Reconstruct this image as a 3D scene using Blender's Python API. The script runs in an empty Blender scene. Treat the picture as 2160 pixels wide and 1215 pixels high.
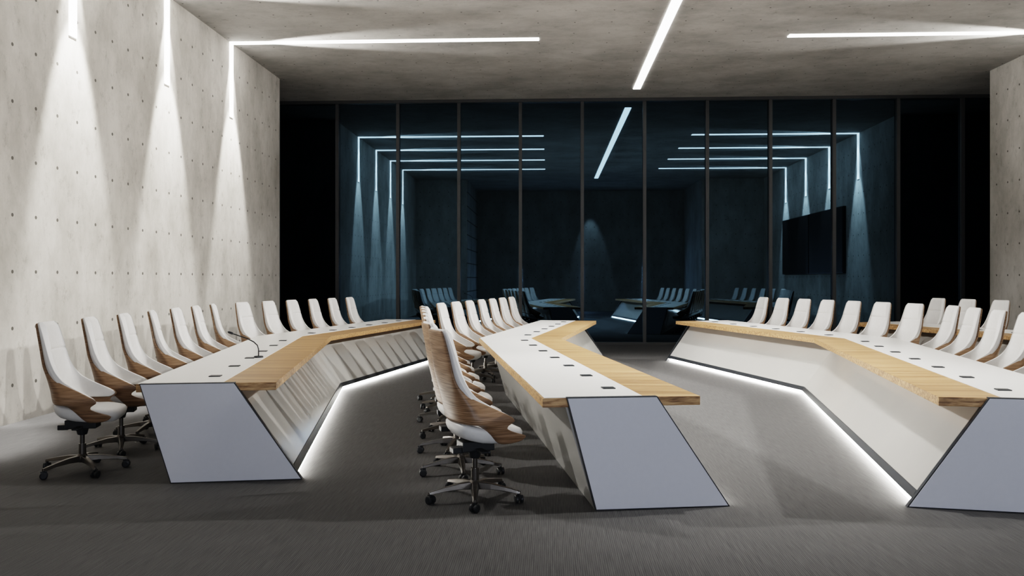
import bpy, math, random
import numpy as np
from mathutils import Vector, Matrix
random.seed(4)
ZOOM=None
S = bpy.context.scene
COL = S.collection

# ------------------------------------------------------------------ helpers
def mesh_obj(name, verts, faces, mat=None, smooth=False, parent=None, bevel=0):
    me = bpy.data.meshes.new(name)
    me.from_pydata([tuple(v) for v in verts], [], faces)
    me.validate(); me.update()
    import bmesh
    bm = bmesh.new(); bm.from_mesh(me)
    bmesh.ops.recalc_face_normals(bm, faces=bm.faces)
    bm.to_mesh(me); bm.free()
    if smooth:
        for p in me.polygons: p.use_smooth = True
    ob = bpy.data.objects.new(name, me)
    COL.objects.link(ob)
    if mat: me.materials.append(mat)
    if parent: ob.parent = parent
    if bevel:
        m = ob.modifiers.new('b', 'BEVEL'); m.width = bevel; m.segments = 2; m.limit_method = 'ANGLE'
    return ob
def subdivide_mesh(o, lv=1):
    m=o.modifiers.new('s','SUBSURF'); m.levels=lv; m.render_levels=lv
    dg=bpy.context.evaluated_depsgraph_get(); dg.update()
    me=bpy.data.meshes.new_from_object(o.evaluated_get(dg))
    o.modifiers.clear(); o.data=me
    for p in me.polygons: p.use_smooth=True

def box_geo(x0, x1, y0, y1, z0, z1):
    v = [(x0,y0,z0),(x1,y0,z0),(x1,y1,z0),(x0,y1,z0),(x0,y0,z1),(x1,y0,z1),(x1,y1,z1),(x0,y1,z1)]
    f = [(0,3,2,1),(4,5,6,7),(0,1,5,4),(1,2,6,5),(2,3,7,6),(3,0,4,7)]
    return v, f
def box(name, x0,x1,y0,y1,z0,z1, mat, **k):
    v,f = box_geo(x0,x1,y0,y1,z0,z1)
    return mesh_obj(name, v, f, mat, **k)
def join(geos):
    V=[];F=[]
    for v,f in geos:
        o=len(V); V+= [tuple(p) for p in v]; F += [tuple(i+o for i in q) for q in f]
    return V,F
def tube_geo(points, radii, n=12):
    V=[];F=[]
    pts=[Vector(p) for p in points]
    for i,p in enumerate(pts):
        if i==0: t=pts[1]-pts[0]
        elif i==len(pts)-1: t=pts[-1]-pts[-2]
        else: t=pts[i+1]-pts[i-1]
        t.normalize()
        up=Vector((0,0,1)) if abs(t.z)<.9 else Vector((1,0,0))
        a=t.cross(up).normalized(); b=t.cross(a).normalized()
        for k in range(n):
            an=2*math.pi*k/n
            V.append(p+(a*math.cos(an)+b*math.sin(an))*radii[i])
    for i in range(len(pts)-1):
        for k in range(n):
            F.append((i*n+k, i*n+(k+1)%n, (i+1)*n+(k+1)%n, (i+1)*n+k))
    F.append(tuple(range(n-1,-1,-1))); F.append(tuple((len(pts)-1)*n+k for k in range(n)))
    return V,F
def struct(o): o["kind"]="structure"; return o

# ------------------------------------------------------------------ materials
def new_mat(name):
    m=bpy.data.materials.new(name); m.use_nodes=True
    nt=m.node_tree; b=nt.nodes['Principled BSDF']
    return m,nt,b
def simple(name, col, rough=.5, metal=0, spec=.5, noise=0.04, nscale=30):
    m,nt,b=new_mat(name)
    b.inputs['Roughness'].default_value=rough; b.inputs['Metallic'].default_value=metal
    b.inputs['Specular IOR Level'].default_value=spec
    tc=nt.nodes.new('ShaderNodeTexCoord'); n=nt.nodes.new('ShaderNodeTexNoise'); n.inputs['Scale'].default_value=nscale
    n.inputs['Detail'].default_value=3
    nt.links.new(tc.outputs['Object'], n.inputs['Vector'])
    r=nt.nodes.new('ShaderNodeValToRGB')
    r.color_ramp.elements[0].position=.3; r.color_ramp.elements[1].position=.7
    r.color_ramp.elements[0].color=(*[c*(1-noise) for c in col],1); r.color_ramp.elements[1].color=(*[min(1,c*(1+noise)) for c in col],1)
    nt.links.new(n.outputs['Fac'], r.inputs['Fac']); nt.links.new(r.outputs['Color'], b.inputs['Base Color'])
    return m
def emis(name, col, strength):
    m,nt,b=new_mat(name)
    b.inputs['Base Color'].default_value=(.8,.8,.8,1)
    b.inputs['Emission Color'].default_value=(*col,1); b.inputs['Emission Strength'].default_value=strength
    return m
def math_n(nt, op, a, b=None):
    n=nt.nodes.new('ShaderNodeMath'); n.operation=op
    for i,x in enumerate((a,b)):
        if x is None: continue
        if isinstance(x,(int,float)): n.inputs[i].default_value=x
        else: nt.links.new(x,n.inputs[i])
    return n.outputs[0]
def concrete(name, axes, c_lo, c_hi, hole=(.40,.60), stain=1.0, hr=.020):
    m,nt,b=new_mat(name); L=nt.links
    geo=nt.nodes.new('ShaderNodeNewGeometry'); sep=nt.nodes.new('ShaderNodeSeparateXYZ'); L.new(geo.outputs['Position'],sep.inputs[0])
    mp=nt.nodes.new('ShaderNodeMapping'); L.new(geo.outputs['Position'],mp.inputs['Vector'])
    mp.inputs['Scale'].default_value=(1,1,.55) if 'z' in axes else (.7,1,1)
    n1=nt.nodes.new('ShaderNodeTexNoise'); n1.inputs['Scale'].default_value=1.1; n1.inputs['Detail'].default_value=12; n1.inputs['Roughness'].default_value=.70
    L.new(mp.outputs[0],n1.inputs['Vector'])
    n2=nt.nodes.new('ShaderNodeTexNoise'); n2.inputs['Scale'].default_value=6; n2.inputs['Detail'].default_value=12; n2.inputs['Roughness'].default_value=.85
    L.new(mp.outputs[0],n2.inputs['Vector'])
    r=nt.nodes.new('ShaderNodeValToRGB'); r.color_ramp.elements[0].position=.36; r.color_ramp.elements[1].position=.62
    r.color_ramp.elements[0].color=(*c_lo,1); r.color_ramp.elements[1].color=(*c_hi,1)
    L.new(n1.outputs['Fac'],r.inputs['Fac'])
    r2=nt.nodes.new('ShaderNodeValToRGB'); r2.color_ramp.elements[0].position=.34; r2.color_ramp.elements[1].position=.46
    k=1-.28*stain
    r2.color_ramp.elements[0].color=(k,k*.99,k*.97,1); r2.color_ramp.elements[1].color=(1,1,1,1)
    L.new(n2.outputs['Fac'],r2.inputs['Fac'])
    mx=nt.nodes.new('ShaderNodeMix'); mx.data_type='RGBA'; mx.blend_type='MULTIPLY'; mx.inputs['Factor'].default_value=1
    L.new(r.outputs['Color'],mx.inputs['A']); L.new(r2.outputs['Color'],mx.inputs['B'])
    ax={'x':sep.outputs[0],'y':sep.outputs[1],'z':sep.outputs[2]}
    d=[]
    for a,sp in zip(axes,hole):
        q=math_n(nt,'FRACT',math_n(nt,'DIVIDE',math_n(nt,'ADD',ax[a],40.1),sp))
        d.append(math_n(nt,'MULTIPLY',math_n(nt,'SUBTRACT',q,.5),sp))
    dist=math_n(nt,'SQRT',math_n(nt,'ADD',math_n(nt,'MULTIPLY',d[0],d[0]),math_n(nt,'MULTIPLY',d[1],d[1])))
    hm=math_n(nt,'LESS_THAN',dist,hr)
    mx2=nt.nodes.new('ShaderNodeMix'); mx2.data_type='RGBA'; L.new(math_n(nt,'MULTIPLY',hm,.9),mx2.inputs['Factor'])
    L.new(mx.outputs['Result'],mx2.inputs['A']); mx2.inputs['B'].default_value=(.09,.085,.075,1)
    L.new(mx2.outputs['Result'],b.inputs['Base Color'])
    b.inputs['Roughness'].default_value=.85; b.inputs['Specular IOR Level'].default_value=.2
    bp=nt.nodes.new('ShaderNodeBump'); bp.inputs['Strength'].default_value=.28; bp.inputs['Distance'].default_value=.008
    L.new(n2.outputs['Fac'],bp.inputs['Height']); L.new(bp.outputs['Normal'],b.inputs['Normal'])
    return m
def wood(name, c1,c2,c3, scale, stretch, rough=.45):
    m,nt,b=new_mat(name); L=nt.links
    tc=nt.nodes.new('ShaderNodeTexCoord'); mp=nt.nodes.new('ShaderNodeMapping'); mp.inputs['Scale'].default_value=stretch
    L.new(tc.outputs['Object'],mp.inputs['Vector'])
    n=nt.nodes.new('ShaderNodeTexNoise'); n.inputs['Scale'].default_value=scale; n.inputs['Detail'].default_value=6; n.inputs['Distortion'].default_value=.35
    L.new(mp.outputs[0],n.inputs['Vector'])
    r=nt.nodes.new('ShaderNodeValToRGB'); e=r.color_ramp.elements
    e[0].position=.34; e[0].color=(*c1,1); e[1].position=.66; e[1].color=(*c3,1); x=e.new(.5); x.color=(*c2,1)
    L.new(n.outputs['Fac'],r.inputs['Fac']); L.new(r.outputs['Color'],b.inputs['Base Color'])
    b.inputs['Roughness'].default_value=rough
    return m

M_wall=concrete('concrete_wall','yz',(.39,.37,.335),(.58,.555,.515),stain=1.25)
M_wallx=concrete('concrete_wall_end','xz',(.42,.40,.37),(.58,.56,.53))
M_ceil=concrete('concrete_ceiling','xy',(.39,.38,.36),(.55,.535,.51),hole=(.6,.6),stain=1.1,hr=.015)
M_oak=wood('oak_veneer',(.20,.105,.045),(.40,.24,.11),(.56,.365,.185),2.6,(.3,20,20))
M_walnut=wood('walnut_veneer',(.15,.09,.052),(.27,.17,.102),(.36,.245,.16),5.0,(1.0,1.0,30),.4)
M_white=simple('white_laminate',(.80,.79,.765),.35,noise=.01)
M_front=simple('satin_lacquer',(.46,.45,.425),.16,noise=.02,nscale=2)
M_blue=simple('cool_grey_laminate',(.64,.655,.71),.35,noise=.01)
M_dark=simple('dark_anodised_trim',(.03,.032,.036),.4,noise=.05)
M_leather=simple('white_leather',(.72,.71,.695),.5,noise=.02)
M_metal=simple('bronze_metal',(.13,.12,.11),.32,metal=.85)
M_black=simple('black_plastic',(.018,.02,.023),.4)
M_frame=simple('dark_anodised_frame',(.075,.077,.08),.45,metal=.3)
M_screen=simple('black_screen',(.004,.004,.005),.5,noise=.0)
M_strip=emis('light_diffuser',(1,.985,.96),7.5)
M_led=emis('led_warm_white',(1,.97,.91),34)
m,nt,b=new_mat('night_glass'); nt.nodes.remove(b)
gl=nt.nodes.new('ShaderNodeBsdfGlossy'); gl.inputs['Color'].default_value=(.074,.125,.172,1); gl.inputs['Roughness'].default_value=.012
nt.links.new(gl.outputs[0],nt.nodes['Material Output'].inputs['Surface']); M_glass=m
# carpet
m,nt,b=new_mat('ribbed_carpet'); L=nt.links
geo=nt.nodes.new('ShaderNodeNewGeometry'); mp=nt.nodes.new('ShaderNodeMapping'); mp.inputs['Scale'].default_value=(130,4.5,1)
L.new(geo.outputs['Position'],mp.inputs['Vector'])
n=nt.nodes.new('ShaderNodeTexNoise'); n.inputs['Scale'].default_value=1; n.inputs['Detail'].default_value=3; L.new(mp.outputs[0],n.inputs['Vector'])
wv=nt.nodes.new('ShaderNodeTexWave'); wv.bands_direction='X'; wv.inputs['Scale'].default_value=28; wv.inputs['Distortion'].default_value=0; L.new(geo.outputs['Position'],wv.inputs['Vector'])
n3=nt.nodes.new('ShaderNodeTexNoise'); n3.inputs['Scale'].default_value=150; L.new(geo.outputs['Position'],n3.inputs['Vector'])
hsum=math_n(nt,'ADD',math_n(nt,'ADD',math_n(nt,'MULTIPLY',n.outputs['Fac'],.5),math_n(nt,'MULTIPLY',wv.outputs['Fac'],.2)),math_n(nt,'MULTIPLY',n3.outputs['Fac'],.3))
r=nt.nodes.new('ShaderNodeValToRGB'); e=r.color_ramp.elements; e[0].position=.2; e[0].color=(.040,.040,.041,1); e[1].position=.8; e[1].color=(.150,.147,.145,1)
L.new(hsum,r.inputs['Fac']); L.new(r.outputs['Color'],b.inputs['Base Color'])
b.inputs['Roughness'].default_value=.8; b.inputs['Specular IOR Level'].default_value=.25
bp=nt.nodes.new('ShaderNodeBump'); bp.inputs['Strength'].default_value=.2; bp.inputs['Distance'].default_value=.003
L.new(hsum,bp.inputs['Height']); L.new(bp.outputs['Normal'],b.inputs['Normal']); M_carpet=m

# ------------------------------------------------------------------ room
XL,XR,YE,YW,H=-5.67,8.85,17.15,19.4,5.72
struct(box('floor',-9.5,13,-1.2,YW+.2,-.1,0,M_carpet))
struct(box('ceiling',-9.5,13,-1.2,YW+.2,H,H+.2,M_ceil))
struct(box('wall_left',-9.4,XL,-1.0,YE,0,H,M_wall))
struct(box('wall_right',XR,12.9,-1.0,YE,0,H,M_wall))
struct(box('wall_back',-9.4,12.9,-1.15,-.8,0,H,M_wallx))
struct(box('wall_back_left',XL,-3.5,-.8,3.9,0,H,M_wallx))
struct(box('wall_back_right',6.3,XR,-.8,3.9,0,H,M_wallx))
struct(box('wall_side_left',-9.5,-9.4,YE,YW,0,H,M_black))
struct(box('wall_side_right',12.9,13,YE,YW,0,H,M_black))
mx=[.74+1.44*k for k in range(-7,9)]
for i in range(len(mx)-1):
    struct(box('window_%d'%(i+1),mx[i],mx[i+1],YW,YW+.03,0.05,H-.06,M_glass))
n=1
for x in mx:
    struct(box('trim_%d'%n,x-.038,x+.038,YW-.08,YW-.001,.05,H-.06,M_frame)); n+=1
struct(box('trim_%d'%n,-9.4,12.9,YW-.10,YW+.04,H-.07,H-.001,M_frame)); n+=1
struct(box('trim_%d'%n,-9.4,12.9,YW-.10,YW+.04,0.001,.06,M_frame))

def linear_light(name,boxes,label):
    V,F=join([box_geo(*q) for q in boxes])
    o=mesh_obj(name,V,F,M_strip); o['label']=label; o['category']='ceiling light'; o['group']='recessed linear lights'
    return o
SY=[14.5,12.02,9.6,7.15]; w=.078
for y in SY:
    linear_light('linear_light',[(XL+.012,-.2,y-w,y+w,H-.012,H-.0005),(XL+.0005,XL+.012,y-w,y+w,4.4,H-.0005)],'white glowing strip light folding from ceiling down concrete wall')
    linear_light('linear_light',[(4.1,XR-.012,y-w,y+w,H-.012,H-.0005),(XR-.012,XR-.0005,y-w,y+w,4.4,H-.0005)],'white glowing strip light folding from ceiling down concrete wall')
linear_light('linear_light',[(1.9-w,1.9+w,4.2,18.4,H-.012,H-.0005)],'long white glowing strip light along the ceiling centre')

def spot(loc,target,energy,size,blend=.6,rad=.03,col=(1,.98,.95)):
    l=bpy.data.lights.new('spot_lamp','SPOT'); l.energy=energy; l.spot_size=math.radians(size); l.spot_blend=blend; l.shadow_soft_size=rad; l.color=col
    o=bpy.data.objects.new('spot_lamp',l); COL.objects.link(o); o.location=loc
    o.rotation_euler=(Vector(target)-Vector(loc)).to_track_quat('-Z','Y').to_euler()
    o['label']='small concealed spotlight in the linear fitting'; o['category']='spotlight'
for y in SY:
    for X,sg in ((XL,1),(XR,-1)):
        spot((X+sg*.45,y,H-.04),(X,y,H-3.6),2000,31,.5)
        spot((X+sg*.12,y,H-.03),(X+sg*.03,y,H-2.5),700,33,.6)
        spot((X+sg*.06,y,H-.24),(X+sg*2.6,y,H),1500,32,.7)
    spot((XL+.15,y,4.9),(3.4,y-.6,.2),1500,46,.9,.10)
    spot((XR-.15,y,4.9),(-2.5,y-.6,.2),2200,46,.9,.10)
    spot((1.9,y-.3,H-.03),(1.9,y-.3,0),900,70,1.0,.15)
spot((1.9,-.1,H-.06),(1.9,-.8,H-3.4),320,36)
for x in (-1.42,1.5,4.42):  # unseen cool fill lights, added behind the camera to brighten the desk end panels
    l=bpy.data.lights.new('fill_lamp','AREA'); l.shape='RECTANGLE'; l.size=.07; l.size_y=1.6; l.energy=48; l.color=(.80,.87,1)
    o=bpy.data.objects.new('fill_lamp',l); COL.objects.link(o); o.location=(x,-.75,1.3); o.rotation_euler=(math.radians(90),0,0)
    o['label']='added slim vertical cool fill light behind the camera'; o['category']='added fill light'

for y0,y1 in ((7.0,10.18),(10.22,13.5)):
    o=bpy.data.objects.new('display_screen',None); COL.objects.link(o); o.location=(XR,(y0+y1)/2,2.7)
    h=(y1-y0)/2
    box('screen_housing',-.09,-.001,-h,h,-1.0,1.02,M_black,parent=o)
    box('screen_panel',-.1,-.09,-h+.03,h-.03,-.97,.99,M_screen,parent=o)
    o['label']='large black wall-mounted display panel, switched off'; o['category']='screen'; o['group']='wall displays'

# ------------------------------------------------------------------ desks
def desk(name,P,side,SW,tb,bb,label):
    P=[Vector(p) for p in P]
    org=Vector((P[1].x,P[1].y,0))
    root=bpy.data.objects.new(name,None); COL.objects.link(root); root.location=org
    root['label']=label; root['category']='desk'; root['group']='angled conference desks'
    d=[(P[1]-P[0]).normalized(),(P[2]-P[1]).normalized()]
    nn=[Vector((q.y,-q.x))*side for q in d]
    mit=(nn[0]+nn[1])/(1+nn[0].dot(nn[1]))
    def pos(st,w,z):
        k,t=st
        if k=='s': p=P[0]+d[0]*t+nn[0]*w
        elif k=='k': p=P[1]+mit*w
        else: p=P[2]-d[1]*t+nn[1]*w
        return (p.x-org.x,p.y-org.y,z)
    def prism(nm,stations,prof,mat,bevel=0,par=root):
        V=[];F=[];n=len(prof)
        for s in stations:
            for (w,z) in prof: V.append(pos(s,w,z))
        for i in range(len(stations)-1):
            for k in range(n): F.append((i*n+k,i*n+(k+1)%n,(i+1)*n+(k+1)%n,(i+1)*n+k))
        F.append(tuple(range(n))); F.append(tuple((len(stations)-1)*n+k for k in range(n)))
        return mesh_obj(nm,V,F,mat,parent=par,bevel=bevel)
    full=[('s',0),('k',0),('e',0)]
    ins=[('s',.03),('k',0),('e',.03)]
    prism('wooden_tabletop',full,[(0,.68),(0,.74),(SW,.74),(SW,.68)],M_oak,bevel=.003)
    prism('white_work_surface',[('s',.003),('k',0),('e',.003)],[(.39,.7405),(.39,.744),(SW-.012,.744),(SW-.012,.7405)],M_white)
    prism('front_panel',ins,[(.32,.68),(.30,.68),(-.125,.10),(-.105,.10)],M_front)
    prism('rear_panel',ins,[(tb-.02,.68),(tb,.68),(bb,.0),(bb-.02,.0)],M_front)
    prism('kick_plate',ins,[(-.10,.10),(-.13,.105),(-.16,.055),(-.12,.05)],M_dark)
    prism('plinth',ins,[(-.085,.0),(-.085,.10),(bb-.03,.10),(bb-.03,.0)],M_dark)
    prism('led_strip',[('s',.05),('k',0),('e',.05)],[(-.10,.006),(-.145,.01),(-.145,.046),(-.10,.046)],M_led)
    for e in ('s','e'):
        q=[(.30,.745),(tb+.0,.745),(bb,.0),(-.2,.0)]
        o=prism('end_panel',[(e,-.022),(e,.02)],[(.305,.739),(tb-.008,.739),(bb-.006,.008),(-.185,.008)],M_blue)
        prism('end_panel_edging',[(e,-.018),(e,.025)],q,M_dark,par=o)
    l0=(P[1]-P[0]).length; l1=(P[2]-P[1]).length
    for seg,l,cnt,st in ((0,l0,7,.42),(1,l1,6,.5)):
        base=P[0] if seg==0 else P[1]
        step=.77 if seg==0 else .72
        for i in range(cnt):
            t=st+step*i
            if t>l-.2: break
            c=base+d[seg]*t+nn[seg]*.53
            V=[]
            for (a,b2) in ((-.045,-.042),(.045,-.042),(.045,.042),(-.045,.042)):
                for z in (.744,.751):
                    p=c+nn[seg]*a+d[seg]*b2; V.append((p.x-org.x,p.y-org.y,z))
            F=[(0,2,4,6),(1,3,5,7),(0,2,3,1),(2,4,5,3),(4,6,7,5),(6,0,1,7)]
            o=mesh_obj('power_socket',V,F,M_black,parent=root,bevel=.002)
    return root
desk('conference_desk',[(-2.079,6.20),(-2.99,11.2),(-2.2,15.8)],-1,1.01,.98,.76,'angled white-and-oak conference desk near the concrete wall, microphone on top')
desk('conference_desk',[(1.001,5.60),(.137,10.94),(.858,15.6)],-1,1.066,.91,.716,'angled white-and-oak conference desk with slanted grey-blue end panel')
desk('conference_desk',[(2.573,5.63),(3.47,11.1),(2.336,15.6)],1,1.066,.91,.716,'angled white-and-oak conference desk with glowing floor strip')
desk('conference_desk',[(5.62,5.6),(6.52,11.0),(5.39,15.3)],1,1.066,.91,.716,'angled white-and-oak conference desk behind another row of chairs')

# ------------------------------------------------------------------ microphone
mic=bpy.data.objects.new('gooseneck_microphone',None); COL.objects.link(mic); mic.location=(-2.89,8.1,.7445)
mic['label']='black gooseneck conference microphone standing on white desk'; mic['category']='microphone'
V,F=tube_geo([(0,0,0),(0,0,.012),(0,0,.016)],[.045,.045,.038],20)
mesh_obj('microphone_base',V,F,M_black,parent=mic)
V,F=tube_geo([(0,0,.01),(0,0,.08),(-.012,0,.12),(-.05,0,.155),(-.12,0,.19),(-.20,0,.215),(-.26,0,.235)],[.006]*7,8)
mesh_obj('gooseneck',V,F,M_black,smooth=True,parent=mic)
V,F=tube_geo([(-.255,0,.233),(-.262,0,.236),(-.30,0,.25),(-.31,0,.254)],[.006,.012,.012,.006],10)
mesh_obj('microphone_head',V,F,M_black,smooth=True,parent=mic)

# ------------------------------------------------------------------ chair prototype
ROWS=[(.410,-.12,.13,.215,.17),(.425,-.13,.13,.235,.25),(.465,-.145,.13,.25,.29),(.495,-.16,.13,.256,.19),(.52,-.17,.13,.266,.135),(.545,-.18,.13,.275,.14),
(.57,-.188,.13,.283,.19),(.60,-.195,.13,.283,.17),(.64,-.203,.125,.272,.09),(.68,-.212,.12,.254,.015),(.73,-.222,.11,.234,-.065),
(.80,-.235,.095,.216,-.122),(.90,-.252,.08,.202,-.166),(1.0,-.268,.065,.190,-.196),(1.1,-.287,.055,.176,-.225),(1.155,-.297,.045,.164,-.245),(1.18,-.302,.035,.145,-.258)]
R=np.array(ROWS)
def rowat(z): return [float(np.interp(z,R[:,0],R[:,i])) for i in range(1,5)]
sm=lambda a,b,z: min(1,max(0,(z-a)/(b-a)))
NA,NS=8,8
def surf(z,xb,rx,hw,xf,rear=True):
    xc=xb+rx; xf=max(xf,xc+.004); pts=[]
    for i in range(NS):
        t=i/NS; pts.append((xf+(xc-xf)*t,-hw))
    for i in range(2*NA+1):
        ph=-math.pi/2+math.pi*i/(2*NA)
        pts.append((xb+rx*(1-math.cos(ph)), hw*math.sin(ph)))
    for i in range(1,NS+1):
        t=i/NS; pts.append((xc+(xf-xc)*t,hw))
    out=[]
    for x,y in pts:
        zz=z
        if rear and z<.56:
            q=sm(-.06,.12,x); wt=1-q*q*(3-2*q); zz=z+(.56-z)*wt*.9
        out.append((x,y,zz))
    return out
def shell(zs,off,tfun,top=0,fr=0,rear=True,hoff=None,rxf=None,frf=None):
    A=[];B=[]
    for z in zs:
        xb,rx,hw,xf=rowat(z); t=tfun(z); ho=hoff(z) if hoff else off
        if rxf: rx*=rxf(z)
        if frf: xf+=frf(z)
        A.append(surf(z+top,xb+off,rx,hw-ho,xf+fr,rear)); B.append(surf(z+top,xb+off+t,rx,hw-ho-t*.8,xf+fr,rear))
    n=len(A[0]); m=len(A); V=[p for r in A for p in r]+[p for r in B for p in r]; o=n*m; F=[]
    for i in range(m-1):
        for k in range(n-1):
            a=i*n+k; F.append((a,a+1,a+n+1,a+n)); F.append((o+a,o+a+n,o+a+n+1,o+a+1))
        for k in (0,n-1):
            a=i*n+k; F.append((a,a+n,o+a+n,o+a))
    for k in range(n-1):
        F.append((k,o+k,o+k+1,k+1)); a=(m-1)*n+k; F.append((a,a+1,o+a+1,o+a))
    return V,F
def empty(name,parent=None):
    o=bpy.data.objects.new(name,None); COL.objects.link(o)
    if parent: o.parent=parent
    return o
chair=empty('conference_chair')
zs=sorted(set([float(z) for z in R[:,0]]+[.445,.48,.5325,.585,.62,.66,.705,.765,.85,.95,1.05]))
V,F=shell(zs,0,lambda z:.011,hoff=lambda z:.008*sm(.68,.80,z),rxf=lambda z:1-.74*sm(.66,.84,z),frf=lambda z:-.085*sm(.66,.84,z)); o=mesh_obj('wooden_shell',V,F,M_walnut,smooth=True,parent=chair)
subdivide_mesh(o)
zs2=[.545,.56,.575,.60,.64,.66,.68,.705,.73,.765,.80,.85,.90,.935,.957,.965,.973,.995,1.05,1.1,1.13,1.155,1.17,1.182]
def tl(z):
    t=.022+.020*sm(.66,.80,z)
    if abs(z-.965)<.004: t-=.010
    if z>1.165: t=.028
    return t
V,F=shell(zs2,.012,tl,top=.006,fr=-.006,rear=False,hoff=lambda z:.012-.015*sm(.66,.80,z),rxf=lambda z:1-.5*sm(.68,.86,z)); o=mesh_obj('backrest',V,F,M_leather,smooth=True,parent=chair)
subdivide_mesh(o); o['label']='white leather backrest with padded arms'
def seat():
    lv=[(.408,.45),(.410,.66),(.42,.82),(.445,.92),(.475,.965),(.497,.965),(.512,.93),(.519,.8),(.517,.5)]
    n=32;V=[];F=[]
    for z,s in lv:
        for k in range(n):
            a=2*math.pi*k/n; c,q=math.cos(a),math.sin(a)
            x=.065+.25*s*math.copysign(abs(c)**.6,c); y=.235*s*math.copysign(abs(q)**.5,q)
            zz=z
            if x<.03: zz+=(.03-x)*.22
            if x>.15: zz-=(x-.15)*.12
            V.append((x,y,zz))
    for i in range(len(lv)-1):
        for k in range(n): F.append((i*n+k,i*n+(k+1)%n,(i+1)*n+(k+1)%n,(i+1)*n+k))
    F.append(tuple(range(n))); F.append(tuple((len(lv)-1)*n+k for k in range(n)))
    return V,F
V,F=seat(); mesh_obj('seat',V,F,M_leather,smooth=True,parent=chair)
V,F=join([box_geo(-.11,.12,-.07,.07,.345,.415),box_geo(-.17,-.09,-.045,.045,.335,.375),box_geo(-.02,.03,-.20,-.06,.355,.368),box_geo(.02,.09,.06,.19,.355,.368),tube_geo([(0,0,.29),(0,0,.35)],[.035,.05],14)])
mesh_obj('tilt_mechanism',V,F,M_black,parent=chair,bevel=.006)
V,F=join([tube_geo([(0,0,.09),(0,0,.22)],[.029,.027],16),tube_geo([(0,0,.22),(0,0,.33)],[.018,.018],14)])
mesh_obj('gas_lift',V,F,M_metal,parent=chair)
hub=mesh_obj('swivel_base',*tube_geo([(0,0,.075),(0,0,.085),(0,0,.125),(0,0,.14)],[.035,.045,.04,.03],18),M_metal,parent=chair)
legV=[];
prof=[(.03,.030,.128,.080),(.12,.026,.122,.085),(.22,.020,.105,.078),(.30,.015,.088,.066),(.325,.012,.082,.064)]
for r_,hw_,zt,zb in prof:
    legV+=[(r_,-hw_,zb),(r_,hw_,zb),(r_,hw_*.6,zt),(r_,-hw_*.6,zt)]
legF=[]
for i in range(len(prof)-1):
    for k in range(4): legF.append((i*4+k,i*4+(k+1)%4,(i+1)*4+(k+1)%4,(i+1)*4+k))
legF+=[(0,1,2,3),(16,17,18,19)]
def wheel_geo(y0,y1):
    n=18;V=[];F=[]
    rr=[(.020,y0),(.028,y0+.003),(.029,(y0+y1)/2),(.028,y1-.003),(.020,y1)]
    for r_,y in rr:
        for k in range(n):
            a=2*math.pi*k/n; V.append((r_*math.cos(a),y,.029+r_*math.sin(a)))
    for i in range(4):
        for k in range(n): F.append((i*n+k,i*n+(k+1)%n,(i+1)*n+(k+1)%n,(i+1)*n+k))
    F.append(tuple(range(n))); F.append(tuple(4*n+k for k in range(n)))
    return V,F
cV,cF=join([wheel_geo(-.028,-.006),wheel_geo(.006,.028),box_geo(-.022,.022,-.005,.005,.03,.062),tube_geo([(0,0,.05),(0,0,.082)],[.010,.010],8)])
for i in range(5):
    if i==0:
        lo=mesh_obj('leg',legV,legF,M_metal,parent=hub,bevel=.003); co=mesh_obj('caster',cV,cF,M_black,parent=hub)
        l0,c0=lo,co
    else:
        lo=l0.copy(); co=c0.copy(); COL.objects.link(lo); COL.objects.link(co); lo.parent=hub; co.parent=hub
    a=math.radians(72*i+20)
    lo.rotation_euler=(0,0,a); co.location=(.315*math.cos(a),.315*math.sin(a),0); co.rotation_euler=(0,0,a+random.uniform(-1.2,1.2))
chair['category']='chair'
LBL='white leather office chair with walnut shell and star base'
def place(root,x,y,ang,sw,group,label=LBL):
    root.location=(x,y,0); root.rotation_euler=(0,0,math.radians(ang))
    for c in root.children:
        if c.name.startswith('swivel_base'): c.rotation_euler=(0,0,math.radians(sw))
    root['label']=label; root['group']=group; root['category']='chair'
def clone():
    r=chair.copy(); COL.objects.link(r)
    for c in chair.children:
        k=c.copy(); COL.objects.link(k); k.parent=r
        for g in c.children:
            q=g.copy(); COL.objects.link(q); q.parent=k
    return r
spots=[]
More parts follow.
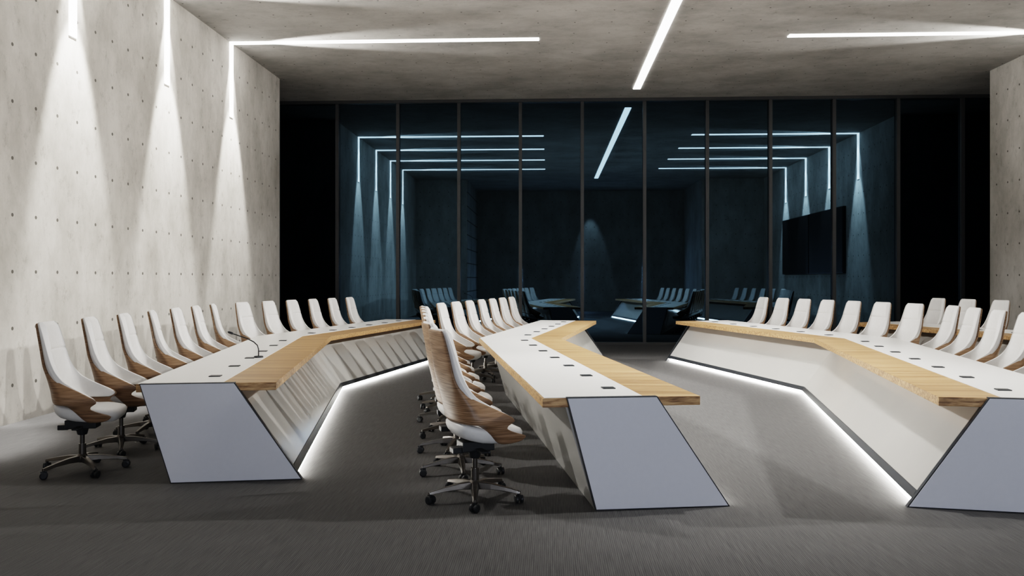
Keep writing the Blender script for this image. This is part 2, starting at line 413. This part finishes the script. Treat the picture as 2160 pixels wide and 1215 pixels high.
def add(top,ang,group,back=.22,label=LBL):
    a=math.radians(ang); spots.append((top[0]+back*math.cos(a),top[1]+back*math.sin(a),ang,group,label))
GA,GB,GC,GD=['conference chairs along the %s desk'%s for s in ('wall side','open middle','glowing','outer')]
def jit(s=3): return random.uniform(-s,s)
for i in range(7): add((-3.92-.13*.78*i,6.36+.78*i),14+jit(3)+(7 if i in (3,6) else 0),GA)
for i in range(6): add((-4.43+.148*i,11.84+.68*i),-6+jit(),GA)
spots.append((-.52,5.70,25,GB,'white leather office chair with walnut shell, at the desk end'))
for i in range(6): spots.append((-.70-.125*i,6.5+.77*i,16+jit(5),GB,LBL))
for i in range(7): add((-1.5+.133*i,11.6+.68*i),-9+jit(),GB)
for i in range(7): add((3.92+.175*i,15.6-.66*i),180+14+jit(),GC)
for i in range(7): add((5.06-.12*i,10.75-.76*i),180-9+jit(4),GC)
for i in range(6): add((6.81+.16*i,14.98-.72*i),180+14+jit(1),GD)
for i in range(6): add((7.95-.14*i,9.95-.78*i),180-9+jit(1),GD)
roots=[chair]+[clone() for _ in spots[1:]]
for r_,(x,y,a,g,lb) in zip(roots,spots):
    place(r_,x,y,a,random.uniform(0,72),g,lb)
for c in roots[13].children:
    if c.name.startswith('swivel_base'): c.rotation_euler=(0,0,math.radians(-25-20-85))
for c in roots[0].children:
    if c.name.startswith('swivel_base'): c.rotation_euler=(0,0,math.radians(-16-20-113))

# ------------------------------------------------------------------ world, camera
w_=bpy.data.worlds.new('night'); S.world=w_; w_.use_nodes=True
w_.node_tree.nodes['Background'].inputs[0].default_value=(.01,.015,.03,1)
cam=bpy.data.cameras.new('camera'); co=bpy.data.objects.new('camera',cam); COL.objects.link(co)
k,cx,cy=ZOOM if ZOOM else (1,1080,607.5)
cam.sensor_width=36; cam.lens=1750/2160*36*k; cam.shift_y=-k*(cy-589)/2160; cam.shift_x=k*(cx-1080)/2160
co.location=(0,0,1.52); co.rotation_euler=(math.radians(90),0,math.radians(2.65)); cam.clip_start=.05
S.camera=co
S.view_settings.view_transform='Filmic'; S.view_settings.look='High Contrast'; S.view_settings.exposure=-.08
